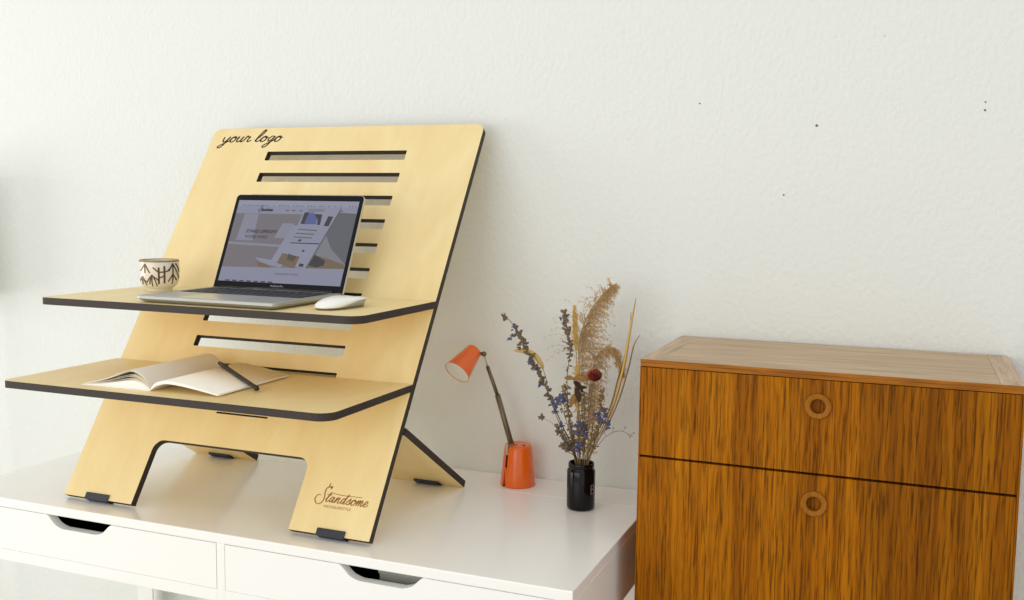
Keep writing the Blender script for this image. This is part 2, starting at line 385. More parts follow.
# handwriting, x-height 1, sheared to the right
G = {
 'y': ([[(0, .9), (.08, .3), (.32, .05), (.6, .35), (.75, .95), (.66, .2), (.42, -.75), (.1, -1.0), (-.05, -.72), (.35, -.3), (1.0, .25)]], 1.0),
 'o': ([[(0, .25), (.12, .75), (.42, .98), (.12, .6), (.2, .08), (.5, .05), (.72, .5), (.55, .95), (.38, .9), (.6, .72), (.95, .75)]], .95),
 'u': ([[(0, .75), (.1, .95), (.06, .3), (.28, .03), (.55, .3), (.68, .95), (.64, .25), (.8, .03), (1.05, .3)]], 1.05),
 'r': ([[(0, .3), (.15, 1.05), (.3, .85), (.58, .9), (.5, .3), (.68, .03), (1.0, .3)]], 1.0),
 'l': ([[(0, .2), (.45, 1.1), (.62, 1.9), (.45, 2.05), (.22, 1.3), (.12, .4), (.32, .03), (.7, .3)]], .7),
 'g': ([[(.72, .85), (.4, .98), (.12, .5), (.3, .08), (.6, .4), (.76, .95), (.66, .1), (.42, -.75), (.08, -.95), (-.02, -.65), (.4, -.2), (.98, .3)]], .98),
 'S': ([[(1.8, 2.35), (1.4, 2.6), (.92, 2.3), (1.04, 1.5), (1.4, .7), (1.4, -.2), (.74, -.5), (-.05, .2), (.02, 1.0), (.6, 1.05)],
        [(1.15, 2.6), (1.1, 3.2)], [(1.35, 2.6), (1.75, 2.7), (1.7, 2.25)]], 1.7),
 't': ([[(.1, .3), (.4, 1.1), (.45, 1.7), (.25, .5), (.4, .03), (.75, .3)], [(-.05, 1.25), (.8, 1.3)]], .75),
 'a': ([[(.62, .85), (.35, .98), (.08, .5), (.25, .05), (.52, .4), (.7, .95), (.62, .2), (.78, .03), (1.05, .3)]], 1.05),
 'n': ([[(0, .3), (.16, .98), (.08, .02)], [(.1, .3), (.45, .98), (.6, .8), (.52, .2), (.7, .03), (1.0, .3)]], 1.0),
 'd': ([[(.62, .85), (.35, .98), (.08, .5), (.25, .05), (.52, .4), (.85, 1.75), (.62, .3), (.78, .03), (1.05, .3)]], 1.05),
 's': ([[(0, .3), (.45, 1.05), (.5, .6), (.55, .15), (.25, .02), (.1, .15)], [(.4, .05), (.8, .3)]], .78),
 'm': ([[(0, .3), (.16, .98), (.08, .02)], [(.1, .3), (.4, .98), (.52, .8), (.44, .02)], [(.46, .3), (.78, .98), (.92, .8), (.84, .2), (1.0, .03), (1.25, .3)]], 1.25),
 'e': ([[(0, .35), (.45, .55), (.55, .9), (.3, .98), (.08, .5), (.25, .05), (.55, .08), (.85, .4)]], .85),
}
def script(mb, word, x, y, sx, sy, wid, fn, shear=.55):
    for ch in word:
        if ch == ' ': x += .55*sx; continue
        strokes, adv = G[ch]
        for s_ in strokes:
            stroke(mb, [(x+(p[0]+p[1]*shear*.5)*sx, y+p[1]*sy) for p in s_], wid, fn, wf=lambda t: .75+.6*abs(t.y))
        x += adv*sx
    return x
def face(a, b, h): return PF(a, b, -h-.00005)
mb = MB(); total = sum(.55 if c == ' ' else G[c][1] for c in 'your logo')
script(mb, 'your logo', -.310, .8405, .160/total, .0160, .0027, face)
o = mb.build('engraved_lettering', M['burn_dark'], stand); o['label'] = 'dark handwritten words your logo'
mb = MB(); total = sum(G[c][1] for c in 'Standsome')
script(mb, 'Standsome', .212, .057, .106/total, .0105, .0015, face)
stroke(mb, [(.240, .0745), (.266, .0722), (.304, .0730)], .0010, face)
o = mb.build('engraved_emblem', M['burn'], stand); o['label'] = 'brown engraved script emblem'
text_mesh('engraved_lettering', 'WOODLIFESTYLE', .0067, lambda a, b: Vector(face(.233+a*1.06, .0470+b, .0002)), M['burn'], stand)

# ------------------------------------------------------------------ laptop
lap = thing('laptop', 'open silver laptop with a black keyboard on the upper plywood shelf', 'laptop', (-.6965, .127, .3980), math.radians(-.7))
o1 = rrect(-.152, .152, -.107, .106, .009, 5); o0 = rrect(-.147, .147, -.102, .101, .009, 5)
mb = MB(); mb.rings([[(x, y, z) for x, y in o] for o, z in ((rrect(-.143, .143, -.098, .097, .009, 5), .0012), (o0, .0035), (o1, .0075), (o1, .0122), (rrect(-.1515, .1515, -.1065, .1055, .009, 5), .0127))], 0, True, False)
mb.build('base', M['alu'], lap)
for x in (-.13, .13):
    for y in (-.085, .085): MB().lathe([(.006, 0), (.006, .0015)], (x, y, 0), seg=16).build('rubber_foot', M['rubber'], lap)
MB().prism(rrect(-.136, .136, -.008, .088, .003, 3), lambda a, b, h: (a, b, h), .0127, .0129).build('keyboard_well', M['black_glass'], lap)
mb = MB()
rows = [(.0805, .0075, [1]*14), (.066, .0155, [1]*13+[1.5]), (.049, .0155, [1.5]+[1]*13), (.032, .0155, [1.8]+[1]*11+[1.8]), (.015, .0155, [2.3]+[1]*10+[2.3]), (-.002, .0155, [1, 1, 1, 1.25, 5, 1.25, 1, 1, 1, 1])]
for yc, hh, ws in rows:
    tot = sum(ws); x = -.1345; sc_ = .269/tot
    for w_ in ws:
        mb.box(x+.0013, x+w_*sc_-.0013, yc-hh/2+.001, yc+hh/2-.001, .0129, .0138); x += w_*sc_
mb.build('keys', M['keys'], lap)
MB().prism(rrect(-.062, .062, -.098, -.018, .003, 3), lambda a, b, h: (a, b, h), .0126, .01285).build('trackpad', M['pad'], lap)
MB().tube([(-.132, .1045, .0125), (.132, .1045, .0125)], .004, 12).build('hinge', M['black_glass'], lap)
A = math.radians(114-90); hs, hc = math.sin(A), math.cos(A)
def LF(a, b, h): return (a, .107+b*hs+h*hc, .0135+b*hc-h*hs)       # b up the lid, h behind the screen
lid = MB().prism(rrect(-.152, .152, -.002, .2015, .009, 6, (0, 0, 1, 1)), LF, .0006, .0055).build('lid', M['alu_light'], lap, .0008)
MB().prism(rrect(-.1510, .1510, -.0015, .2005, .008, 6, (0, 0, 1, 1)), LF, 0, .0008).build('screen_bezel', M['bezel'], lid)
# the picture on the display
SX, SB, ST_ = .1430, .0125, .1885
cols = dict(bar=(160, 162, 184), page=(150, 152, 176), left=(124, 118, 124), left2=(146, 146, 166), grey=(98, 100, 108), brown=(122, 100, 74),
            dark=(40, 38, 44), blue=(88, 96, 160), panel=(152, 155, 178), line=(100, 92, 88), lgrey=(134, 134, 146), dots=(96, 98, 120), darkbrown=(84, 68, 54))
names = list(cols); smats = [mat('display_'+k, tuple(x*.55 for x in cols[k]), .35, emit=0) for k in names]
for m_, k in zip(smats, names):
    b = m_.node_tree.nodes['Principled BSDF']; b.inputs['Base Color'].default_value = (.012, .012, .015, 1)
    b.inputs['Emission Color'].default_value = lin(cols[k]); b.inputs['Emission Strength'].default_value = .70
def uv(px, py):
    v = (py-58)/440.0
    for _ in range(4):
        xl = 208-118*v; xr = 875-107*v; u = (px-xl)/(xr-xl); v = (py-58-14*u)/(440.0+18*u)
    return u, v
scr = MB()
def area(k, pts, lay, px=True):
    q = []
    for p in pts:
        u, v = uv(*p) if px else p
        u = min(max(u, 0), 1); v = min(max(v, 0), 1)
        q.append((-SX+2*SX*u, ST_-(ST_-SB)*v))
    n = len(q); z = -.00004*lay
    scr.add([LF(a, b, z) for a, b in q], [tuple(range(n))], names.index(k))
area('page', [(0, 0), (1, 0), (1, 1), (0, 1)], 1, False)
area('bar', [(0, 0), (1, 0), (1, .075), (0, .075)], 2, False)
area('left', [(0, .165), (1, .165), (1, .80), (0, .83)], 2, False)
area('left2', [(.08, .17), (.2, .17), (.2, .5), (.06, .5)], 3, False)
area('left2', [(.0, .52), (.45, .54), (.45, .57), (.0, .55)], 3, False)
area('left2', [(.42, .28), (.52, .28), (.48, .46), (.38, .46)], 3, False)
area('lgrey', [(.55, .17), (1, .17), (1, .78), (.55, .78)], 3, False)
area('grey', [(720, 130), (800, 135), (862, 140), (830, 290), (800, 415), (720, 330), (690, 240), (700, 170)], 4)
area('brown', [(610, 360), (680, 375), (790, 415), (786, 442), (580, 432), (590, 400)], 5)
area('dark', [(625, 355), (690, 395), (680, 420), (640, 430), (600, 420)], 6)
area('brown', [(310, 395), (350, 400), (395, 435), (320, 425)], 5)
area('page', [(300, 375), (480, 400), (440, 432), (330, 400)], 6)
area('panel', [(585, 118), (688, 112), (780, 108), (720, 215), (585, 440), (390, 395), (470, 270), (540, 200)], 7)
area('brown', [(455, 352), (552, 372), (520, 437), (425, 405)], 8)
area('darkbrown', [(490, 355), (535, 372), (515, 400), (480, 385)], 9)
area('line', [(775, 110), (781, 112), (588, 438), (580, 436)], 9)
area('dark', [(580, 130), (608, 130), (580, 195), (555, 193)], 9)
area('blue', [(600, 138), (625, 128), (648, 165), (640, 196), (575, 196)], 10)
area('dark', [(628, 138), (676, 142), (662, 200), (645, 200), (650, 170)], 9)
area('dark', [(708, 152), (735, 155), (708, 208), (682, 205)], 9)
area('lgrey', [(600, 110), (690, 112), (685, 128), (595, 128)], 9)
area('page', [(515, 200), (710, 215), (660, 300), (465, 280)], 10)
for q in ([(545, 220), (648, 228)], [(532, 242), (632, 248)], [(520, 262), (620, 268)]):
    area('line', [q[0], q[1], (q[1][0]-3, q[1][1]+6), (q[0][0]-3, q[0][1]+5)], 11)
area('dark', [(500, 294), (660, 300), (656, 306), (498, 299)], 11)
area('dark', [(545, 280), (562, 276), (560, 288), (540, 290)], 12)
area('dark', [(565, 335), (580, 338), (575, 347), (562, 344)], 12)
area('dark', [(550, 408), (575, 412), (568, 428), (545, 424)], 12)
area('page', [(0, .835), (1, .80), (1, 1), (0, 1)], 10, False)
rs_ = random.Random(3)
for i in range(40):
    u = .04+i*.024
    if rs_.random() < .75: area('dots' if i != 28 else 'blue', [(u, .058), (u+.011, .058), (u+.011, .07), (u, .07)], 4, False)
for u0 in (.42, .47, .53, .60, .86): area('dots', [(u0, .115), (u0+.03, .115), (u0+.03, .128), (u0, .128)], 4, False)
for i in range(7): area('dark', [(.06+i*.06, .984), (.10+i*.06, .984), (.095+i*.06, .998), (.06+i*.06, .998)], 11, False)
screen = scr.build('display', smats, lid, recalc=False)
dk_m = mat('display_text', (36, 34, 44), .5)
def sc_text(body, u, v, size, off=0, align='LEFT'):
    text_mesh('display_text', body, size, lambda a, b: Vector(LF(-SX+2*SX*u+a, ST_-(ST_-SB)*v+b, -.0007)), dk_m, lid, off, align)
sc_text('STAND UPRIGHT', .13, .405, .0098, .00018); sc_text('WORK HARD', .13, .47, .0090)
sc_text('STANDSOME IS FOR ALL', .46, .90, .0050, 0, 'LEFT')
mb = MB(); script(mb, 'Standsome', -SX+2*SX*.19, ST_-(ST_-SB)*.135, .0037, .0044, .0008, lambda a, b, h: LF(a, b, -.0006-h), .5)
mb.build('display_text', dk_m, lid)
text_mesh('bezel_lettering', 'MacBook Pro', .0054, lambda a, b: Vector(LF(a, .0046+b, -.0002)), M['letter'], lid, 0, 'CENTER')
MB().lathe([(.0012, 0), (.0012, .0002)], LF(0, .1945, 0), (0, -hc, hs), 12).build('webcam', M['keys'], lid)

# ------------------------------------------------------------------ mouse
ms = thing('computer_mouse', 'low white wireless mouse beside the laptop on the upper shelf', 'mouse', (-.475, .115, .3980), math.radians(-10))
def mrow(v, hw, z): return [(hw*math.cos(a), v, z(math.cos(a))) for a in [PI*i/16 for i in range(17)]]
top_r, bot_r, base_r = [], [], []
N = 22
for i in range(N+1):
    t_ = -1+2*i/N; t_ = math.sin(t_*PI/2)*.998
    v = t_*.0568; hw = max(.0285*(1-abs(t_)**3.2)**.5, .0006); zt = .0045+.0165*max(1-abs(t_)**2.1, 0)**.75
    q_ = min(max((t_+.75)/1.25, 0), 1); ze = .0038+.0098*q_*q_*(3-2*q_); zt = max(zt, ze+.0022)
    top_r.append([(hw*math.cos(a), v, ze+(zt-ze)*(math.sin(a)**.62 if 0 < k < 16 else 0)+.0006) for k, a in enumerate([PI*k/16 for k in range(17)])]+[(-hw*.9, v*.995, ze), (hw*.9, v*.995, ze)])
    base_r.append([(hw*.90, v*.985, ze+.0002), (hw*.95, v*.99, ze-.0002), (hw*.74, v*.94, .0012), (-hw*.74, v*.94, .0012), (-hw*.95, v*.99, ze-.0002), (-hw*.90, v*.985, ze+.0002)])
MB().rings(top_r, 0).build('shell', M['mouse_white'], ms)
MB().rings(base_r, 0, True, True).build('base', M['alu'], ms)
for x in (-.012, .012): MB().box(x-.002, x+.002, -.045, .045, 0, .0014).build('glide_strip', M['rubber'], ms)

# ------------------------------------------------------------------ cup
cup = thing('tea_cup', 'small cream ceramic cup with brown painted twigs on the upper shelf', 'cup', (-.9615, .213, .3980))
prof = [(.0215, 0), (.0243, .0005), (.0248, .002), (.0245, .0058), (.0275, .0078), (.0342, .0135), (.0376, .0210), (.0388, .031), (.0390, .046), (.0386, .0615)]
inner = [(.0360, .0615), (.0364, .050), (.036, .036), (.033, .023), (.026, .013), (.0, .0105)]
MB().lathe(prof+[(.0380, .0633), (.0368, .0633)]+inner, seg=64).build('body', M['ceramic'], cup)
MB().lathe([(.0389, .0605), (.0390, .0628), (.0378, .0642), (.0366, .0638), (.0362, .0612), (.0368, .061), (.0380, .0606)], seg=64, cap=False).build('rim', M['ceramic_rim'], cup)
MB().lathe([(0, .0445), (.0362, .0445), (.0362, .0440), (0, .044)], seg=48).build('tea', M['ceramic_brown'], cup)
def radz(z):
    for (r0_, z0_), (r1_, z1_) in zip(prof, prof[1:]):
        if z0_ <= z <= z1_: return r0_+(r1_-r0_)*(z-z0_)/(z1_-z0_+1e-9)
    return .039
mb = MB()
pat = [[(255, 145), (255, 225)], [(255, 145), (235, 175), (215, 210)], [(255, 145), (280, 190), (300, 225)],
       [(230, 258), (215, 280), (205, 300)], [(230, 255), (228, 295), (222, 330)], [(232, 255), (248, 300), (258, 340)], [(215, 285), (235, 295), (262, 300)],
       [(320, 240), (290, 280), (265, 312)], [(320, 240), (318, 300), (315, 352)], [(320, 240), (348, 290), (366, 345)], [(318, 245), (300, 300), (290, 325)],
       [(330, 175), (355, 195), (385, 215), (440, 215), (475, 205), (500, 175)], [(385, 265), (412, 262), (440, 250)], [(330, 255), (360, 275), (385, 295)],
       [(520, 142), (522, 240), (520, 330)], [(520, 142), (500, 180), (480, 212)], [(522, 150), (550, 200), (560, 225)], [(545, 142), (568, 175), (582, 230)],
       [(520, 240), (498, 275), (475, 305)], [(520, 240), (545, 275), (562, 300)], [(560, 230), (575, 260), (580, 285)]]
thick = [[(385, 175), (386, 250), (385, 325)], [(440, 163), (440, 240), (440, 320)]]
for turn in (0, PI):
    for w_, ss in ((.0026, pat), (.0042, thick)):
        for s_ in ss:
            def cf(a, b, h):
                z = min(max((402-b)/10*.00222, .012), .058)
                x = max(min((a-392)/197, .985), -.985); az = math.radians(-48.6)+math.asin(x)+turn; r = radz(z)+.0001+h
                return (r*math.cos(az), r*math.sin(az), z)
            stroke(mb, s_, w_/.000222, cf, .0003)
mb.build('painted_twigs', M['ceramic_brown'], cup)

# ------------------------------------------------------------------ notebook and pen
nb = thing('open_notebook', 'open blank notebook with cream pages and one side arched on the lower shelf', 'notebook', (-.757, -.048, .2543), math.radians(1.2))
def YZ(a, b, h): return (a, h, b)
topL = [(0, .0015), (-.006, .013), (-.018, .026), (-.037, .0328), (-.056, .0295), (-.089, .0165), (-.12, .0072), (-.149, .0014)]
def sheet(prof_, th, y0, y1, name, m):
    P = smooth_path([(a, b, 0) for a, b in prof_], 5); rs = []
    mb = MB(); up = [(p.x, p.y+th) for p in P]; dn = [(p.x, p.y) for p in P]
    n = len(P)
    vs = [(a, y, b) for y in (y0, y1) for a, b in up+dn[::-1]]
    K = 2*n
    fs = [(i, i+1, K+i+1, K+i) for i in range(K-1)]+[(K-1, 0, K, 2*K-1)]
    fs += [(i, 2*n-1-i, 2*n-2-i, i+1) for i in range(n-1)]+[(K+i, K+i+1, K+2*n-2-i, K+2*n-1-i) for i in range(n-1)]
    mb.add(vs, fs); return mb.build(name, m, nb)
def block(top_, bot_, y0, y1, name):
    P = [(p.x, p.y) for p in smooth_path([(a, b, 0) for a, b in top_], 5)]; Q = [(p.x, p.y) for p in smooth_path([(a, b, 0) for a, b in bot_], 5)]
    n = len(P); mb = MB(); m = n
    vs = [(a, y, b) for y in (y0, y1) for a, b in P+Q[::-1]]; K = 2*n
    mb.add(vs, [(i, i+1, K+i+1, K+i) for i in range(n-1)], 0, True)
    mb.add(vs, [(i, i+1, K+i+1, K+i) for i in range(n-1, K-1)]+[(K-1, 0, K, 2*K-1)], 1)
    mb.add(vs, [(i, 2*n-1-i, 2*n-2-i, i+1) for i in range(n-1)]+[(K+i, K+i+1, K+2*n-2-i, K+2*n-1-i) for i in range(n-1)], 1)
    return mb.build(name, [M['paper'], M['paper_edge']], nb)
sc2 = lambda k, dx=0: [(a*(1+dx), b*k+.0004) for a, b in topL]
block(sc2(.44), [(0, .0006)]+[(a, .0007) for a, b in topL[1:]], 0, .210, 'page_block')
sheet(sc2(.53), .0005, .0005, .2100, 'page', M['paper']); sheet(sc2(.66), .0006, .0008, .2100, 'page', M['paper'])
sheet(sc2(.74), .0005, .0004, .2100, 'page', M['paper']); sheet(sc2(.93), .0007, .0002, .2100, 'page', M['paper'])
sheet(topL, .0009, 0, .2105, 'page', M['paper'])
topR = [(0, .0015), (.004, .0088), (.014, .0162), (.034, .0206), (.068, .0178), (.108, .0112), (.142, .0048)]
botR = [(0, .0006), (.006, .0055), (.014, .0100), (.034, .0148), (.068, .0130), (.108, .0076), (.141, .0024)]
block(topR, botR, 0, .210, 'page_block')
MB().box(-.151, -.0005, -.0005, .2115, 0, .0007).build('cover', M['paper_edge'], nb)
pa, pb = Vector((-.737, .112, .2815)), Vector((-.583, .019, .2606)); pd = (pb-pa)
pen = thing('pen', 'slim black pen lying across the right page of the open notebook', 'pen', pa)
MB().tube([pd*.04, pd*.10, pd*.93, pd*.96], .0040, 14).build('barrel', M['pen'], pen)
MB().tube([pd*.0, pd*.02, pd*.045], lambda t: (.0026, .0036, .0038)[int(t*2+.01)], 14).build('cap', M['pen_tip'], pen)
MB().tube([pd*.955, pd*.975, pd*1.0], lambda t: (.0044, .0046, .0030)[int(t*2+.01)], 14).build('end_ring', M['pen_tip'], pen)
cl = pd.cross(Vector((0, 0, 1))).normalized()
MB().tube([pd*.12+Vector((0, 0, .0048)), pd*.25+Vector((0, 0, .0050))], .0008, 8).build('clip', M['pen'], pen)

# ------------------------------------------------------------------ desk lamp
lo = Vector((-.288, .502, 0))
lamp = thing('desk_lamp', 'small orange cone lamp with a thin folding arm standing on the desk', 'lamp', lo)
az0 = math.radians(-119)
def cone_r(z): return .0372-(.0372-.0278)*z/.087
mb = MB(); seg = 72; ring_o, ring_i = [], []
gapw = math.radians(6.5)
angs = [az0+gapw+(2*PI-2*gapw)*k/seg for k in range(seg+1)]
zs = [.0, .002, .03, .06, .081, .0848]
rr = [cone_r(0)-.0008, cone_r(0), cone_r(.03), cone_r(.06), cone_r(.083), cone_r(.0868)-.0022]
vs = []; fs = []
for z, r in zip(zs, rr):
    vs += [(r*math.cos(a), r*math.sin(a), z) for a in angs]
for z, r in reversed(list(zip(zs, rr))):
    vs += [((r-.0022)*math.cos(a), (r-.0022)*math.sin(a), z if z < .0848 else .0826) for a in angs]
n = len(angs); Rn = len(zs)*2
for k in range(Rn):
    k2 = (k+1) % Rn
    for i in range(n-1): fs.append((k*n+i, k*n+i+1, k2*n+i+1, k2*n+i))
mb.add(vs, fs, 0, True)
base = mb.build('lamp_base', M['orange'], lamp)
# top cap with the arm notch
capr = cone_r(.0868)-.002
cap_poly = [(capr*math.cos(a), capr*math.sin(a)) for a in angs]+[(.004*math.cos(az0-.9), .004*math.sin(az0-.9)), (.004*math.cos(az0+.9), .004*math.sin(az0+.9))]
MB().prism(cap_poly, lambda a, b, h: (a, b, h), .0815, .0846).build('top_cap', M['orange'], lamp)
MB().lathe([(.0034, 0), (.0034, .0005)], (.014, -.004, .0846), seg=14).build('screw_hole', M['gap'], lamp)
ux, uy = math.cos(az0), math.sin(az0); px_, py_ = -uy, ux
def slab(r0_, r1_, hw, z0, z1):
    m_ = MB(); vs = []
    for z in (z0, z1):
        for r, s in ((r0_, -1), (r1_, -1), (r1_, 1), (r0_, 1)): vs.append((ux*r+px_*hw*s, uy*r+py_*hw*s, z))
    m_.add(vs, [(0, 3, 2, 1), (4, 5, 6, 7), (0, 1, 5, 4), (1, 2, 6, 5), (2, 3, 7, 6), (3, 0, 4, 7)]); return m_
slab(.004, .0290, .0030, .040, .066).build('slot_lining', M['gap'], base)
s2_ = slab(.004, .0332, .0030, .003, .0400); s2_.build('slot_cover', M['orange'], base)
slab(.014, .0305, .0021, .066, .088).build('pivot_bracket', M['steel'], lamp, .0006)
a0 = Vector((-.2965, .4905, .078))-lo; a1 = Vector((-.332, .492, .187))-lo; a2 = Vector((-.357, .4955, .245))-lo; a3 = Vector((-.3655, .497, .270))-lo
arm = MB(); arm.tube([a0, a0.lerp(a1, .5), a1], .0058, 12); arm.build('lower_arm', M['brass'], lamp)
MB().tube([a1-(a1-a0).normalized()*.003, a2], .0040, 12).build('upper_arm', M['brass'], lamp)
MB().tube([a2-(a2-a1).normalized()*.002, a3], .0018, 10).build('rod', M['steel'], lamp)
MB().blob(a3, .0056, sub=3).build('ball_joint', M['brass'], lamp)
so = Vector((-.404, .447, .236))-lo; sp = Vector((-.387, .497, .277))-lo
ax = (so-sp); Ls = ax.length; ax.normalize()
shade = MB().lathe([(.0, 0), (.0125, 0), (.0155, .0006), (.0168, .0028), (.0285, Ls-.0005), (.0287, Ls), (.0276, Ls), (.0272, Ls-.001)], sp, ax, 64).build('lamp_shade', M['orange'], lamp)
MB().lathe([(.0275, Ls-.0006), (.0155, .0036), (.0, .0036), (.0, .0032), (.0159, .0032), (.0277, Ls-.0008)], sp, ax, 64).build('shade_lining', M['lamp_white'], shade)
MB().lathe([(.0045, .0036), (.0045, .014), (.0095, .024), (.0105, .031), (.0085, .038), (.0, .0415)], sp, ax, 24).build('bulb', M['lamp_white'], shade)
jd = (a3-(sp+ax*.008)).normalized()
MB().tube([sp+ax*.008+jd*.0155, a3], .0034, 10).build('shade_bracket', M['brass'], lamp)

# ------------------------------------------------------------------ vase
vc = Vector((-.1175, .400, 0))
vase = thing('flower_vase', 'black glossy bottle vase holding dried flowers on the white desk', 'vase', vc)
MB().lathe([(0, 0), (.0225, 0), (.0262, .002), (.0272, .006), (.0272, .074), (.0262, .0775), (.0238, .0798), (.0236, .0822), (.0249, .0828), (.0249, .0885), (.0240, .0905), (.0232, .0905),
            (.0222, .0885), (.0222, .079), (.0245, .072), (.0245, .008), (.0, .006)], seg=64).build('vase_body', M['vase'], vase)
MB().lathe([(.0236, .0818), (.0250, .0824), (.0253, .0832), (.0250, .0840), (.0236, .0844)], seg=64, cap=False).build('neck_ring', M['vase'], vase)
baz = math.radians(-64)+math.asin(.60)
def vf(a, b): 
    az = baz+a/.0272; r = .02728; return Vector((r*math.cos(az), r*math.sin(az), .0335+b))
mb = MB()
def vs3(a, b, h): 
    az = baz+a/.0272; r = .02725+h; return (r*math.cos(az), r*math.sin(az), .0335+b)
stroke(mb, [(0, 0), (0, .0085), (0, .017)], .0008, vs3, .0003)
stroke(mb, [(0, .017), (.0055, .0168), (.0078, .0128), (.0055, .0090), (0, .0088)], .0008, vs3, .0003)
stroke(mb, [(0, .0088), (.0062, .0088), (.0090, .0045), (.0062, .0002), (0, 0)], .0008, vs3, .0003)
o = mb.build('printed_letter', M['letter'], vase); o['label'] = 'white letter B'

# ------------------------------------------------------------------ dried flowers
PATHS = {
 'A': [(-0.127, 0.402, 0.093), (-0.1598, 0.405, 0.1579), (-0.1935, 0.41, 0.223), (-0.2231, 0.415, 0.2713), (-0.253, 0.42, 0.3162), (-0.2767, 0.425, 0.35), (-0.2918, 0.425, 0.3592)],
 'B': [(-0.130, 0.407, 0.0917), (-0.1656, 0.41, 0.1563), (-0.1928, 0.42, 0.2114), (-0.2035, 0.425, 0.2494), (-0.2205, 0.43, 0.2792), (-0.2418, 0.43, 0.2917), (-0.2673, 0.43, 0.294)],
 'C': [(-0.130, 0.398, 0.0929), (-0.1409, 0.39, 0.1823), (-0.1445, 0.385, 0.2507), (-0.1378, 0.38, 0.3095), (-0.1467, 0.38, 0.3566), (-0.1511, 0.38, 0.3811)],
 'D': [(-0.124, 0.406, 0.0935), (-0.1302, 0.405, 0.2096), (-0.1359, 0.41, 0.3152), (-0.142, 0.415, 0.3896)],
 'D2': [(-0.1223, 0.393, 0.094), (-0.1243, 0.395, 0.1731), (-0.1255, 0.39, 0.2205), (-0.1232, 0.385, 0.2869)],
 'E': [(-0.1139, 0.410, 0.0976), (-0.123, 0.415, 0.1888), (-0.1358, 0.43, 0.2833), (-0.1378, 0.44, 0.3249), (-0.124, 0.445, 0.3702), (-0.102, 0.45, 0.4039), (-0.0766, 0.45, 0.4302)],
 'E2': [(-0.1099, 0.412, 0.0981), (-0.1121, 0.42, 0.1692), (-0.1125, 0.43, 0.236), (-0.1007, 0.44, 0.2941), (-0.0729, 0.44, 0.3057), (-0.0519, 0.44, 0.2586)],
 'F': [(-0.1128, 0.395, 0.1001), (-0.1012, 0.385, 0.1773), (-0.0929, 0.38, 0.2365), (-0.0895, 0.38, 0.2615)],
 'F2': [(-0.1168, 0.389, 0.0997), (-0.117, 0.385, 0.1758), (-0.1245, 0.38, 0.2339), (-0.1292, 0.375, 0.2555)],
 'G': [(-0.1035, 0.407, 0.0989), (-0.0767, 0.41, 0.159), (-0.0591, 0.42, 0.213), (-0.0457, 0.43, 0.28), (-0.0352, 0.435, 0.3569), (-0.0281, 0.44, 0.4083)],
 'G2': [(-0.1035, 0.411, 0.0991), (-0.0728, 0.41, 0.1594), (-0.0531, 0.42, 0.2096), (-0.0377, 0.43, 0.271), (-0.0284, 0.435, 0.319), (-0.0185, 0.44, 0.3381)],
 'G3': [(-0.1035, 0.402, 0.1001), (-0.0807, 0.41, 0.1586), (-0.0649, 0.42, 0.2086), (-0.0551, 0.43, 0.26), (-0.0384, 0.435, 0.3279), (-0.0372, 0.44, 0.3811)],
 'H': [(-0.1035, 0.397, 0.1), (-0.0815, 0.395, 0.1307), (-0.0627, 0.39, 0.1511), (-0.0382, 0.385, 0.1623), (-0.0117, 0.38, 0.1556)],
 'I1': [(-0.1284, 0.4, 0.0933), (-0.142, 0.395, 0.1519), (-0.1552, 0.39, 0.1946), (-0.162, 0.385, 0.2183)],
 'I2': [(-0.1172, 0.39, 0.1009), (-0.1161, 0.385, 0.1275), (-0.1131, 0.38, 0.1579), (-0.1174, 0.38, 0.173)],
 'I3': [(-0.1083, 0.397, 0.0996), (-0.0936, 0.395, 0.1373), (-0.0788, 0.39, 0.1688), (-0.0662, 0.385, 0.1959), (-0.0722, 0.385, 0.203)],
 'J1': [(-0.1284, 0.403, 0.0935), (-0.1497, 0.395, 0.1315), (-0.173, 0.39, 0.1617), (-0.196, 0.385, 0.1743)],
 'J2': [(-0.1275, 0.393, 0.0954), (-0.1399, 0.385, 0.1113), (-0.1506, 0.38, 0.125)],
 'J3': [(-0.1288, 0.396, 0.0945), (-0.146, 0.39, 0.1291), (-0.163, 0.385, 0.1559)],
}
def sprig(key, name, label, rad, m, cat='dried flower', group='dried flowers in the black vase'):
    P = [Vector(p) for p in PATHS[key]]; a = P[0]
    foot = Vector((vc.x+(vc.x-a.x)*.55, vc.y+(vc.y-a.y)*.55, .0075))
    t = thing(name, label, cat, foot, 0, group)
    path = [foot]+P
    sp_ = [p-foot for p in smooth_path(path, 8)]
    MB().tube(sp_, (lambda u: rad*(1.15-.6*u)), 6).build('stem', m, t)
    return t, sp_, foot
def rot_to(d):
    return Vector(d).to_track_quat('Z', 'Y').to_matrix()
R = random.Random(11)
def scatter_buds(path, i0, i1, n, spread, r, mats_p, t, name, jitter=.4):
    """small pointed buds crowded round a stretch of stem"""
    mb = MB()
    for k in range(n):
        u = i0+(i1-i0)*(k+R.random())/n
        x = u*(len(path)-1); i = min(int(x), len(path)-2); p = path[i].lerp(path[i+1], x-i)
        d = Vector((R.gauss(0, 1), R.gauss(0, 1), R.gauss(0, 1)+.5)).normalized()
        c = p+d*spread*(.4+.8*R.random())
        rr_ = r*(.7+.7*R.random())
        mb.blob(c, rr_, 0, (.7, .7, 1.3), rot_to(d), 1)
        mb.tube([p, c], rr_*.18, 4)
    return mb.build(name, mats_p, t)
def petals(centers, n, spread, r, t, name, m):
    mb = MB()
    for c in centers:
        c = Vector(c)
        for k in range(n):
            d = Vector((R.gauss(0, 1), R.gauss(0, 1), R.gauss(0, 1))).normalized()
            q = c+d*spread*(.3+.7*R.random())
            mb.blob(q, r*(.7+.6*R.random()), 0, (1, .35, 1.2), rot_to(d), 1)
    return mb.build(name, m, t)
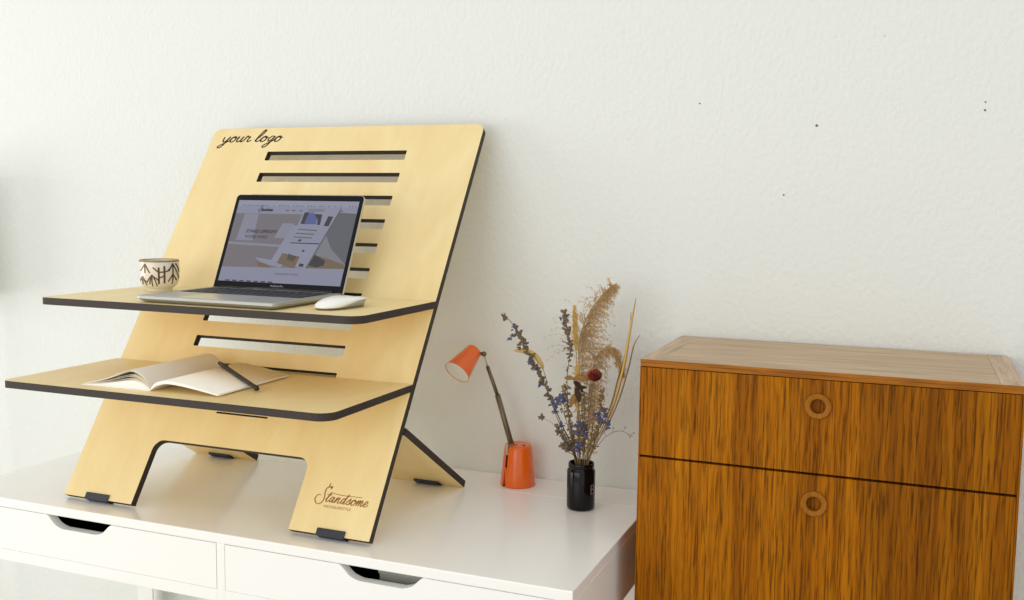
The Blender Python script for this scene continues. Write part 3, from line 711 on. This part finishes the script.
# long lavender-like sprig leaning left
t, P, ft = sprig('A', 'dried_sprig', 'long dried sprig leaning far left over the orange lamp, with blue petals', .0013, M['stem_grey'])
scatter_buds(P, .34, .80, 105, .0068, .0036, M['bud'], t, 'buds'); scatter_buds(P, .985, 1, 12, .0055, .0030, M['bud'], t, 'top_bud')
pw = lambda x, y, z: Vector((x, y, z))-ft
for c_ in [pw(-.268, .42, .343), pw(-.275, .415, .318), pw(-.269, .415, .323), pw(-.252, .41, .304), pw(-.228, .405, .278), pw(-.218, .405, .262), pw(-.205, .40, .232)]: petals([c_], 6, .0045, .0028, t, 'blossom', M['blue'])
petals([pw(-.290, .425, .3660)], 6, .006, .0018, t, 'seed_tips', M['ear'])
# bent golden ear on the left
t, P, ft = sprig('B', 'foxtail_grass', 'golden grass ear bent over to the left behind the long sprig', .0009, M['stem'], 'dried grass')
mb = MB(); mb.tube(P[-22:], lambda u: .0012+.0052*math.sin(PI*min(u*1.02, 1))**.6, 8)
for k in range(130):
    x_ = len(P)-22+R.random()*20.9; i = int(x_); d = (P[i+1]-P[i]).normalized(); pc = P[i].lerp(P[i+1], x_-i); s_ = Vector((R.gauss(0, 1), R.gauss(0, 1), R.gauss(0, 1))).normalized()
    mb.blob(pc+s_*.0040, .0018, 0, (.5, .5, 1.6), rot_to(d+s_*.5), 1)
mb.build('ear', M['ear'], t)
# upright grey-brown sprig
t, P, ft = sprig('C', 'dried_sprig', 'upright dried sprig of grey brown buds, just left of the tall golden ear', .0011, M['stem_grey'])
scatter_buds(P, .62, 1, 70, .0058, .0034, M['bud'], t, 'buds'); scatter_buds(P, .3, .62, 26, .005, .0024, M['bud'], t, 'lower_buds')
pw = lambda x, y, z: Vector((x, y, z))-ft
for c_ in [pw(-.157, .378, .368), pw(-.148, .376, .357), pw(-.148, .374, .325), pw(-.147, .374, .313)]: petals([c_], 4, .003, .0022, t, 'blossom', M['blue'])
# tall golden ear
for key, lab, i0 in (('D', 'tall upright golden grass ear in the middle of the bouquet', .70), ('D2', 'short golden grass ear low in the middle, left of the dried rose', .60)):
    t, P, ft = sprig(key, 'foxtail_grass', lab, .0010, M['stem'], 'dried grass')
    a = int(len(P)*i0); mb = MB(); mb.tube(P[a:], lambda u: .0004+.0030*min(1, u*6+.1)*min(1, max(1-u, 0)*2.2)**1.2, 8)
    for k in range(320):
        x_ = a+R.random()*(len(P)-1.05-a); i = int(x_); d = (P[i+1]-P[i]).normalized(); u = (x_-a)/(len(P)-a); pc = P[i].lerp(P[i+1], x_-i); s_ = Vector((R.gauss(0, 1), R.gauss(0, 1), 0)).normalized()
        mb.blob(pc+s_*(.0003+.0040*min(1, u*6+.1)*min(1, max(1-u, 0)*2.2)**1.2), .0017, 0, (.42, .42, 2.2), rot_to(d+s_*.75), 1)
    mb.build('ear', M['ear'], t)
# pampas plumes
def plume(key, label, i0, nf, side, lmax, seedn, drop=.5, hang=1.0):
    t, P, ft = sprig(key, 'pampas_grass', label, .0011, M['stem'], 'dried grass')
    rr_ = random.Random(seedn); mb = MB(); n = len(P)
    for k in range(nf):
        u = i0+(1-i0)*(k/nf)
        x = u*(n-1); i = min(int(x), n-2); p = P[i].lerp(P[i+1], x-i); d = (P[i+1]-P[i]).normalized()
        s = (u-i0)/(1-i0)
        L_ = lmax*(1.06-s)**.75*min(1, s*3+.35)*(.35+.75*rr_.random())
        sd = side if rr_.random() < .82 else -side*.45
        dirv = (Vector((sd*(.75+.5*rr_.random()), rr_.gauss(0, .5), rr_.gauss(.12, .42)))+d*.55).normalized()
        pts = [p]; q = p.copy(); v = dirv.copy()
        for j in range(6):
            v = (v+Vector((rr_.gauss(0, .10), rr_.gauss(0, .10), -drop*.14*hang*j))).normalized(); q = q+v*L_/6; pts.append(q.copy())
        mb.tube(pts, lambda w_: .00042*(1.1-w_*.6), 3, cap=False)
        for j in range(1, 7):
            for _ in range(3):
                dd = (v+Vector((rr_.gauss(0, .6), rr_.gauss(0, .6), rr_.gauss(-.15, .6)))).normalized()
                c = pts[j]+dd*rr_.random()*.0055
                mb.add([c-dd*.0021, c+dd.orthogonal().normalized()*.00065, c+dd*.0024, c-dd.orthogonal().normalized()*.00065], [(0, 1, 2), (0, 2, 3)])
                mb.add([c-dd*.0021, c+dd.cross(dd.orthogonal()).normalized()*.00065, c+dd*.0024, c-dd.cross(dd.orthogonal()).normalized()*.00065], [(0, 1, 2), (0, 2, 3)])
    return mb.build('plume', M['plume'], t)
plume('E', 'tall feathery pampas plume arching right above the bouquet', .36, 300, 1, .082, 5, .5, .9)
plume('E2', 'dense pampas plume curling down to the right behind the dried rose', .30, 260, .45, .052, 6, .7, 1.0)
# dried rose and its leaf
def rose_flower():
    t, P, ft = sprig('F', 'dried_rose', 'dried dark red rose with orange outer petals in front of the plumes', .0014, M['stem_grey'])
    c = P[-1]; mb = MB(); mo = MB(); K_ = 1.45
    for ring, (nn, r, tilt, h) in enumerate(((3, .0032, .1, .0115), (5, .0058, .22, .0108), (6, .0082, .42, .0092))):
        for k in range(nn):
            az = 2*PI*k/nn+ring*.7; tgt = mo if (ring == 2 and math.cos(az-math.radians(200)) > .1) else mb
            g = []
            for i in range(5):
                vrt = i/4
                row = []
                for j in range(5):
                    a = az+(j/4-.5)*(2.3-.35*ring); rad_ = r*(.45+.55*vrt**.6)+tilt*.004*vrt*vrt
                    z = -.004+h*vrt*(1-.18*((j/4-.5)*2)**2)
                    row.append(Vector((rad_*math.cos(a), rad_*math.sin(a), z)))
                g.append(row)
            tl = Matrix.Rotation(.75, 3, Vector((1, .35, 0)))
            vs = [c+tl@(v*K_) for row in g for v in row]
            tgt.add(vs, [(i*5+j, i*5+j+1, i*5+j+6, i*5+j+5) for i in range(4) for j in range(4)], 0, True)
    for m_, nme, mm in ((mb, 'inner_petals', M['rose']), (mo, 'outer_petals', M['rose_edge'])):
        o = m_.build(nme, mm, t); s = o.modifiers.new('thickness', 'SOLIDIFY'); s.thickness = .0006
    MB().blob(c-Vector((0, 0, .004)), .0052, 0, (1, 1, .8), None, 2).build('calyx', M['leaf_dark'], t)
    return t
rose_flower()
def leaf_mesh(c, d, up, L_, W_, curl):
    mb = MB(); d = Vector(d).normalized(); up = Vector(up).normalized(); s = d.cross(up).normalized(); n = s.cross(d); rows = []
    for i in range(9):
        u = i/8; w_ = W_*math.sin(PI*min(u*.93+.05, 1))**.8
        rows.append([Vector(c)+d*L_*u+s*w_*j+n*(-curl*u*u*L_+.25*w_*abs(j)) for j in (-1, -.5, 0, .5, 1)])
    mb.add([v for r in rows for v in r], [(i*5+j, i*5+j+1, i*5+j+6, i*5+j+5) for i in range(8) for j in range(4)], 0, True); return mb
t, P, ft = sprig('F2', 'dried_leaf_stem', 'stem of curled brown leaves just left of the dried rose', .0013, M['stem_grey'], 'dried leaves')
for c, d, L_, W_, cu, mm in ((P[-1], (-1, 0, .25), .018, .006, .3, 'leaf'), (P[-1], (.8, -.3, .35), .030, .008, .5, 'leaf'), (P[-4], (.9, -.2, -.5), .024, .0055, .5, 'leaf_dark'), (P[-8], (.5, -.4, -.9), .026, .0055, .6, 'leaf_dark'), (P[-10], (-.4, -.3, -.8), .03, .006, .3, 'leaf'), (P[-9], (.7, -.3, .5), .022, .006, .4, 'leaf_dark')):
    o = leaf_mesh(c, d, (0, -.6, .8), L_, W_, cu).build('leaf', M[mm], t); s = o.modifiers.new('thickness', 'SOLIDIFY'); s.thickness = .0005
# straw blades on the right
def blade(key, label, w0, m):
    t, P, ft = sprig(key, 'straw_blade', label, .0007, M['stem'], 'dried grass', 'straw blades at the right of the bouquet')
    a = int(len(P)*.30); mb = MB(); rs = []
    for i in range(a, len(P)):
        u = (i-a)/(len(P)-1-a); w_ = w0*math.sin(PI*min(.1+u*.86, 1))**.9+.0003; tt = (P[min(i+1, len(P)-1)]-P[i-1]).normalized(); s_ = tt.cross(Vector((-.35, .9, .1))).normalized(); nn = tt.cross(s_)
        rs.append([P[i]+s_*w_, P[i]+nn*w_*.22, P[i]-s_*w_, P[i]-nn*w_*.22])
    mb.rings(rs); mb.build('blade', m, t)
blade('G', 'wide golden straw blade, tallest of the blades right of the plume', .0026, M['blade'])
blade('G2', 'thin straw blade, rightmost one of the bouquet', .0012, M['stem'])
blade('G3', 'thin straw blade between the plume and the wide golden one', .0011, M['stem'])
# thin bare twig on the right
t, P, ft = sprig('H', 'bare_twig', 'thin bare twig arching low to the right of the vase', .0006, M['stem_grey'], 'dried twig')
mb = MB()
for i, d in ((22, (-.3, 0, 1)), (27, (.2, 0, 1)), (34, (.3, 0, .9)), (36, (.6, 0, -.6)), (38, (.6, 0, .5))):
    p = P[min(i, len(P)-1)]; q = p+Vector(d)*.010; mb.tube([p, q], .0004, 4); mb.blob(q, .0014, 0, (1, 1, 1), None, 1)
mb.build('side_shoots', M['stem_grey'], t)
# blue clusters
for key, lab, cs in (('I1', 'blue flowered sprig on the left, beneath the bent golden ear', [(-.1585, .384, .217), (-.152, .384, .221), (-.162, .384, .208), (-.150, .384, .208), (-.167, .386, .196), (-.1735, .386, .205), (-.150, .385, .213), (-.168, .39, .185), (-.156, .39, .160)]),
                     ('I2', 'blue flowered sprig low in the middle, right above the vase mouth', [(-.1174, .379, .170), (-.123, .379, .165), (-.111, .379, .168), (-.118, .379, .156), (-.109, .379, .158), (-.124, .381, .152), (-.119, .381, .131), (-.112, .381, .127), (-.124, .381, .124), (-.118, .381, .118), (-.104, .379, .150)]),
                     ('I3', 'blue flowered sprig on the right, below the dried rose', [(-.0722, .383, .199), (-.066, .383, .190), (-.080, .383, .188), (-.070, .383, .178), (-.060, .383, .176), (-.062, .383, .167), (-.076, .386, .180), (-.086, .386, .190)])):
    t, P, ft = sprig(key, 'blue_flower_sprig', lab, .0010, M['stem'])
    petals([Vector(c)-ft for c in cs], 9, .0050, .0031, t, 'petals', M['blue']); scatter_buds(P, .35, .98, 26, .005, .0022, M['bud'], t, 'buds')
# small brown side sprigs
t, P, ft = sprig('J1', 'small_bud_sprig', 'small thin sprig ending in one brown bud, leftmost low in the bouquet', .0006, M['stem'])
scatter_buds(P, .97, 1, 12, .0042, .0026, M['bud'], t, 'buds')
t, P, ft = sprig('J2', 'small_bud_sprig', 'short sprig of brown buds hugging the left of the vase mouth', .0009, M['stem_grey'])
scatter_buds(P, .70, 1, 24, .0060, .0034, M['bud'], t, 'buds')
t, P, ft = sprig('J3', 'small_bud_sprig', 'short budded sprig on the left, between the single bud and the vase mouth', .0009, M['stem_grey'])
scatter_buds(P, .45, 1, 50, .0060, .0030, M['bud'], t, 'buds')
# filler stems, thick straw in the middle of the bunch
for k, (dx, dy, h, lab) in enumerate(((-.014, .004, .235, 'leftmost'), (-.006, .009, .27, 'second'), (.004, -.004, .225, 'middle'), (.010, .008, .26, 'right'), (.017, .002, .23, 'rightmost'))):
    a = Vector((vc.x+dx*.9, vc.y+dy, .096))
    PATHS['K'] = [tuple(a), (a.x+dx*.9, a.y+dy*.4, .16), (a.x+dx*1.6-.004, a.y+dy*.5, h)]
    t, P, ft = sprig('K', 'seed_head_stem', 'brown seeded filler stem, %s of the five packed in the middle of the bunch' % lab, .0013, M['stem'], 'dried grass', 'filler stems in the bunch')
    scatter_buds(P, .40, 1, 150, .0075, .0021, M['plume'] if k % 2 else M['stem'], t, 'seeds')

# ------------------------------------------------------------------ oak cabinet
CXL, CXR, CYF, CYB, CZT = .0353, .6186, .2361, .5600, .3255
ccx = (CXL+CXR)/2
cab = thing('oak_cabinet', 'tall oak veneer cabinet with round ring pulls right of the desk', 'cabinet', (ccx, (CYF+CYB)/2, -TABLE))
def cb(mb, name, m, parent=None, bevel=.0006):
    dx, dy, dz = ccx, (CYF+CYB)/2, -TABLE
    mb.v = [(x-dx, y-dy, z-dz) for x, y, z in mb.v]; return mb.build(name, m, parent or cab, bevel)
cb(MB().box(CXL, CXR, CYF, CYB, CZT-.0055, CZT-.0004), 'top_board', M['oak_edge'])
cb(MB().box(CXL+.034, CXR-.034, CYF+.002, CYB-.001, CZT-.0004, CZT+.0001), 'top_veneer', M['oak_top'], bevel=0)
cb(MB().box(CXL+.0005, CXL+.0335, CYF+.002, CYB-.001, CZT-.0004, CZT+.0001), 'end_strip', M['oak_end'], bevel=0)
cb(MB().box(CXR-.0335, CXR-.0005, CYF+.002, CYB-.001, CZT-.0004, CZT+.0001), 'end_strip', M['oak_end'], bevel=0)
cb(MB().box(CXL+.0005, CXR-.0005, CYF+.0012, CYB, CZT-.0125, CZT-.0055), 'top_rail', M['oak_edge'])
cb(MB().box(CXL, CXL+.0022, CYF+.0005, CYB, -TABLE+.06, CZT-.0125), 'side_panel', M['oak'])
cb(MB().box(CXR-.0034, CXR, CYF+.0005, CYB, -TABLE+.06, CZT-.0125), 'side_panel', M['oak'])
cb(MB().box(CXL+.0022, CXR-.0034, CYB-.012, CYB-.002, -TABLE+.06, CZT-.0125), 'back_panel', M['gap'])
cb(MB().box(CXL+.0022, CXR-.0034, CYF+.026, CYF+.032, -TABLE+.06, CZT-.0125), 'carcass_front', M['gap'], bevel=0)
cb(MB().box(CXL+.02, CXR-.02, CYF+.03, CYB-.02, -TABLE, -TABLE+.06), 'plinth', M['gap'])
x0, x1 = CXL+.0026, CXR-.0039
for z1, z0, hz in ((CZT-.0135, .1610, .270), (.1570, -.30, .1115), (-.304, -TABLE+.064, -.345)):
    hx = .3262
    circ = [(hx+.0117*math.cos(2*PI*k/40), hz+.0117*math.sin(2*PI*k/40)) for k in range(40)]
    d = cb(MB().prism([(x0, z0), (x1, z0), (x1, z1), (x0, z1)], lambda a, b, h: (a, h, b), CYF, CYF+.018, 0, 0, [circ]), 'drawer', M['oak'])
    pr = [(.0203, -.0003), (.0203, .0035), (.0197, .0046), (.0185, .0050), (.0138, .0046), (.0124, .0040), (.0117, .0028), (.0116, -.0080), (.0122, -.0080)]
    mb = MB().lathe(pr, (hx, CYF, hz), (0, -1, 0), 72, cap=False, smooth=False); cb(mb, 'ring_pull', M['oak_turned'], d, 0)
    mb = MB().lathe([(.0125, -.0095), (.0125, -.0078), (.0, -.0078)], (hx, CYF, hz), (0, -1, 0), 40, smooth=False); cb(mb, 'pull_recess', M['oak'], d, 0)

# ------------------------------------------------------------------ unseen lamp shape added left of the desk to cast a soft wall shadow
fl = thing('added_shadow_caster', 'unseen lamp-shaped blocker added left of the white desk to shade the wall', 'lamp', (-1.90, .42, -TABLE))
MB().lathe([(0, 0), (.13, 0), (.135, .004), (.134, .016), (.02, .022), (0, .022)]).build('foot', M['brass'], fl)
MB().tube([(0, 0, .02), (0, 0, 1.12)], .010, 16).build('pole', M['brass'], fl)
MB().lathe([(.115, 1.08), (.100, 1.40), (.098, 1.40), (.113, 1.08), (.115, 1.08)], cap=False).build('lamp_shade', M['lamp_white'], fl)

# ------------------------------------------------------------------ lift everything from the desk top frame to the floor frame
for o in list(C.objects):
    if o.parent is None: o.location.z += TABLE

# ------------------------------------------------------------------ light
wd = bpy.data.worlds.new('daylight'); SC.world = wd; wd.use_nodes = True
bg = wd.node_tree.nodes['Background']; bg.inputs['Color'].default_value = (1, .99, .975, 1); bg.inputs['Strength'].default_value = 1.0
def area_light(name, loc, target, sx, sy, power, col=(1, 1, 1)):
    l = bpy.data.lights.new(name, 'AREA'); l.shape = 'RECTANGLE'; l.size = sx; l.size_y = sy; l.energy = power; l.color = col
    o = bpy.data.objects.new(name, l); C.objects.link(o); o.location = loc
    o.rotation_euler = (Vector(target)-Vector(loc)).to_track_quat('-Z', 'Y').to_euler(); return o
area_light('window_daylight', (-1.75, -4.7, 1.75), (-.5, .5, .9), 4.2, 2.4, 70, (1, 1, 1))
area_light('side_window_daylight', (-4.1, -1.25, .98), (-.6, .15, .85), 1.8, 1.3, 40, (1, 1, 1))

# ------------------------------------------------------------------ camera
f_px, yaw, pitch, roll = 993.5638, -.380787, .0996197, .0117445
fw = Vector((math.sin(yaw)*math.cos(pitch), math.cos(yaw)*math.cos(pitch), -math.sin(pitch)))
rt = Vector((math.cos(yaw), -math.sin(yaw), 0)); up = rt.cross(fw)
c_, s_ = math.cos(roll), math.sin(roll)
r2, u2 = rt*c_+up*s_, -rt*s_+up*c_
cam = bpy.data.cameras.new('camera'); co = bpy.data.objects.new('camera', cam); C.objects.link(co)
cam.sensor_width = 36; cam.lens = f_px/1024*36; cam.clip_start = .02
mw = Matrix.Identity(4)
for i in range(3): mw[i][0] = r2[i]; mw[i][1] = u2[i]; mw[i][2] = -fw[i]
mw[0][3], mw[1][3], mw[2][3] = .450423, -1.387421, .589028+TABLE
co.matrix_world = mw; SC.camera = co
SC.view_settings.view_transform = 'Standard'; SC.view_settings.look = 'None'
SC.view_settings.exposure = -.15
SC.cycles.max_bounces = 16; SC.cycles.diffuse_bounces = 10; SC.cycles.glossy_bounces = 6; SC.view_settings.gamma = 1; SC.view_settings.use_curve_mapping = False
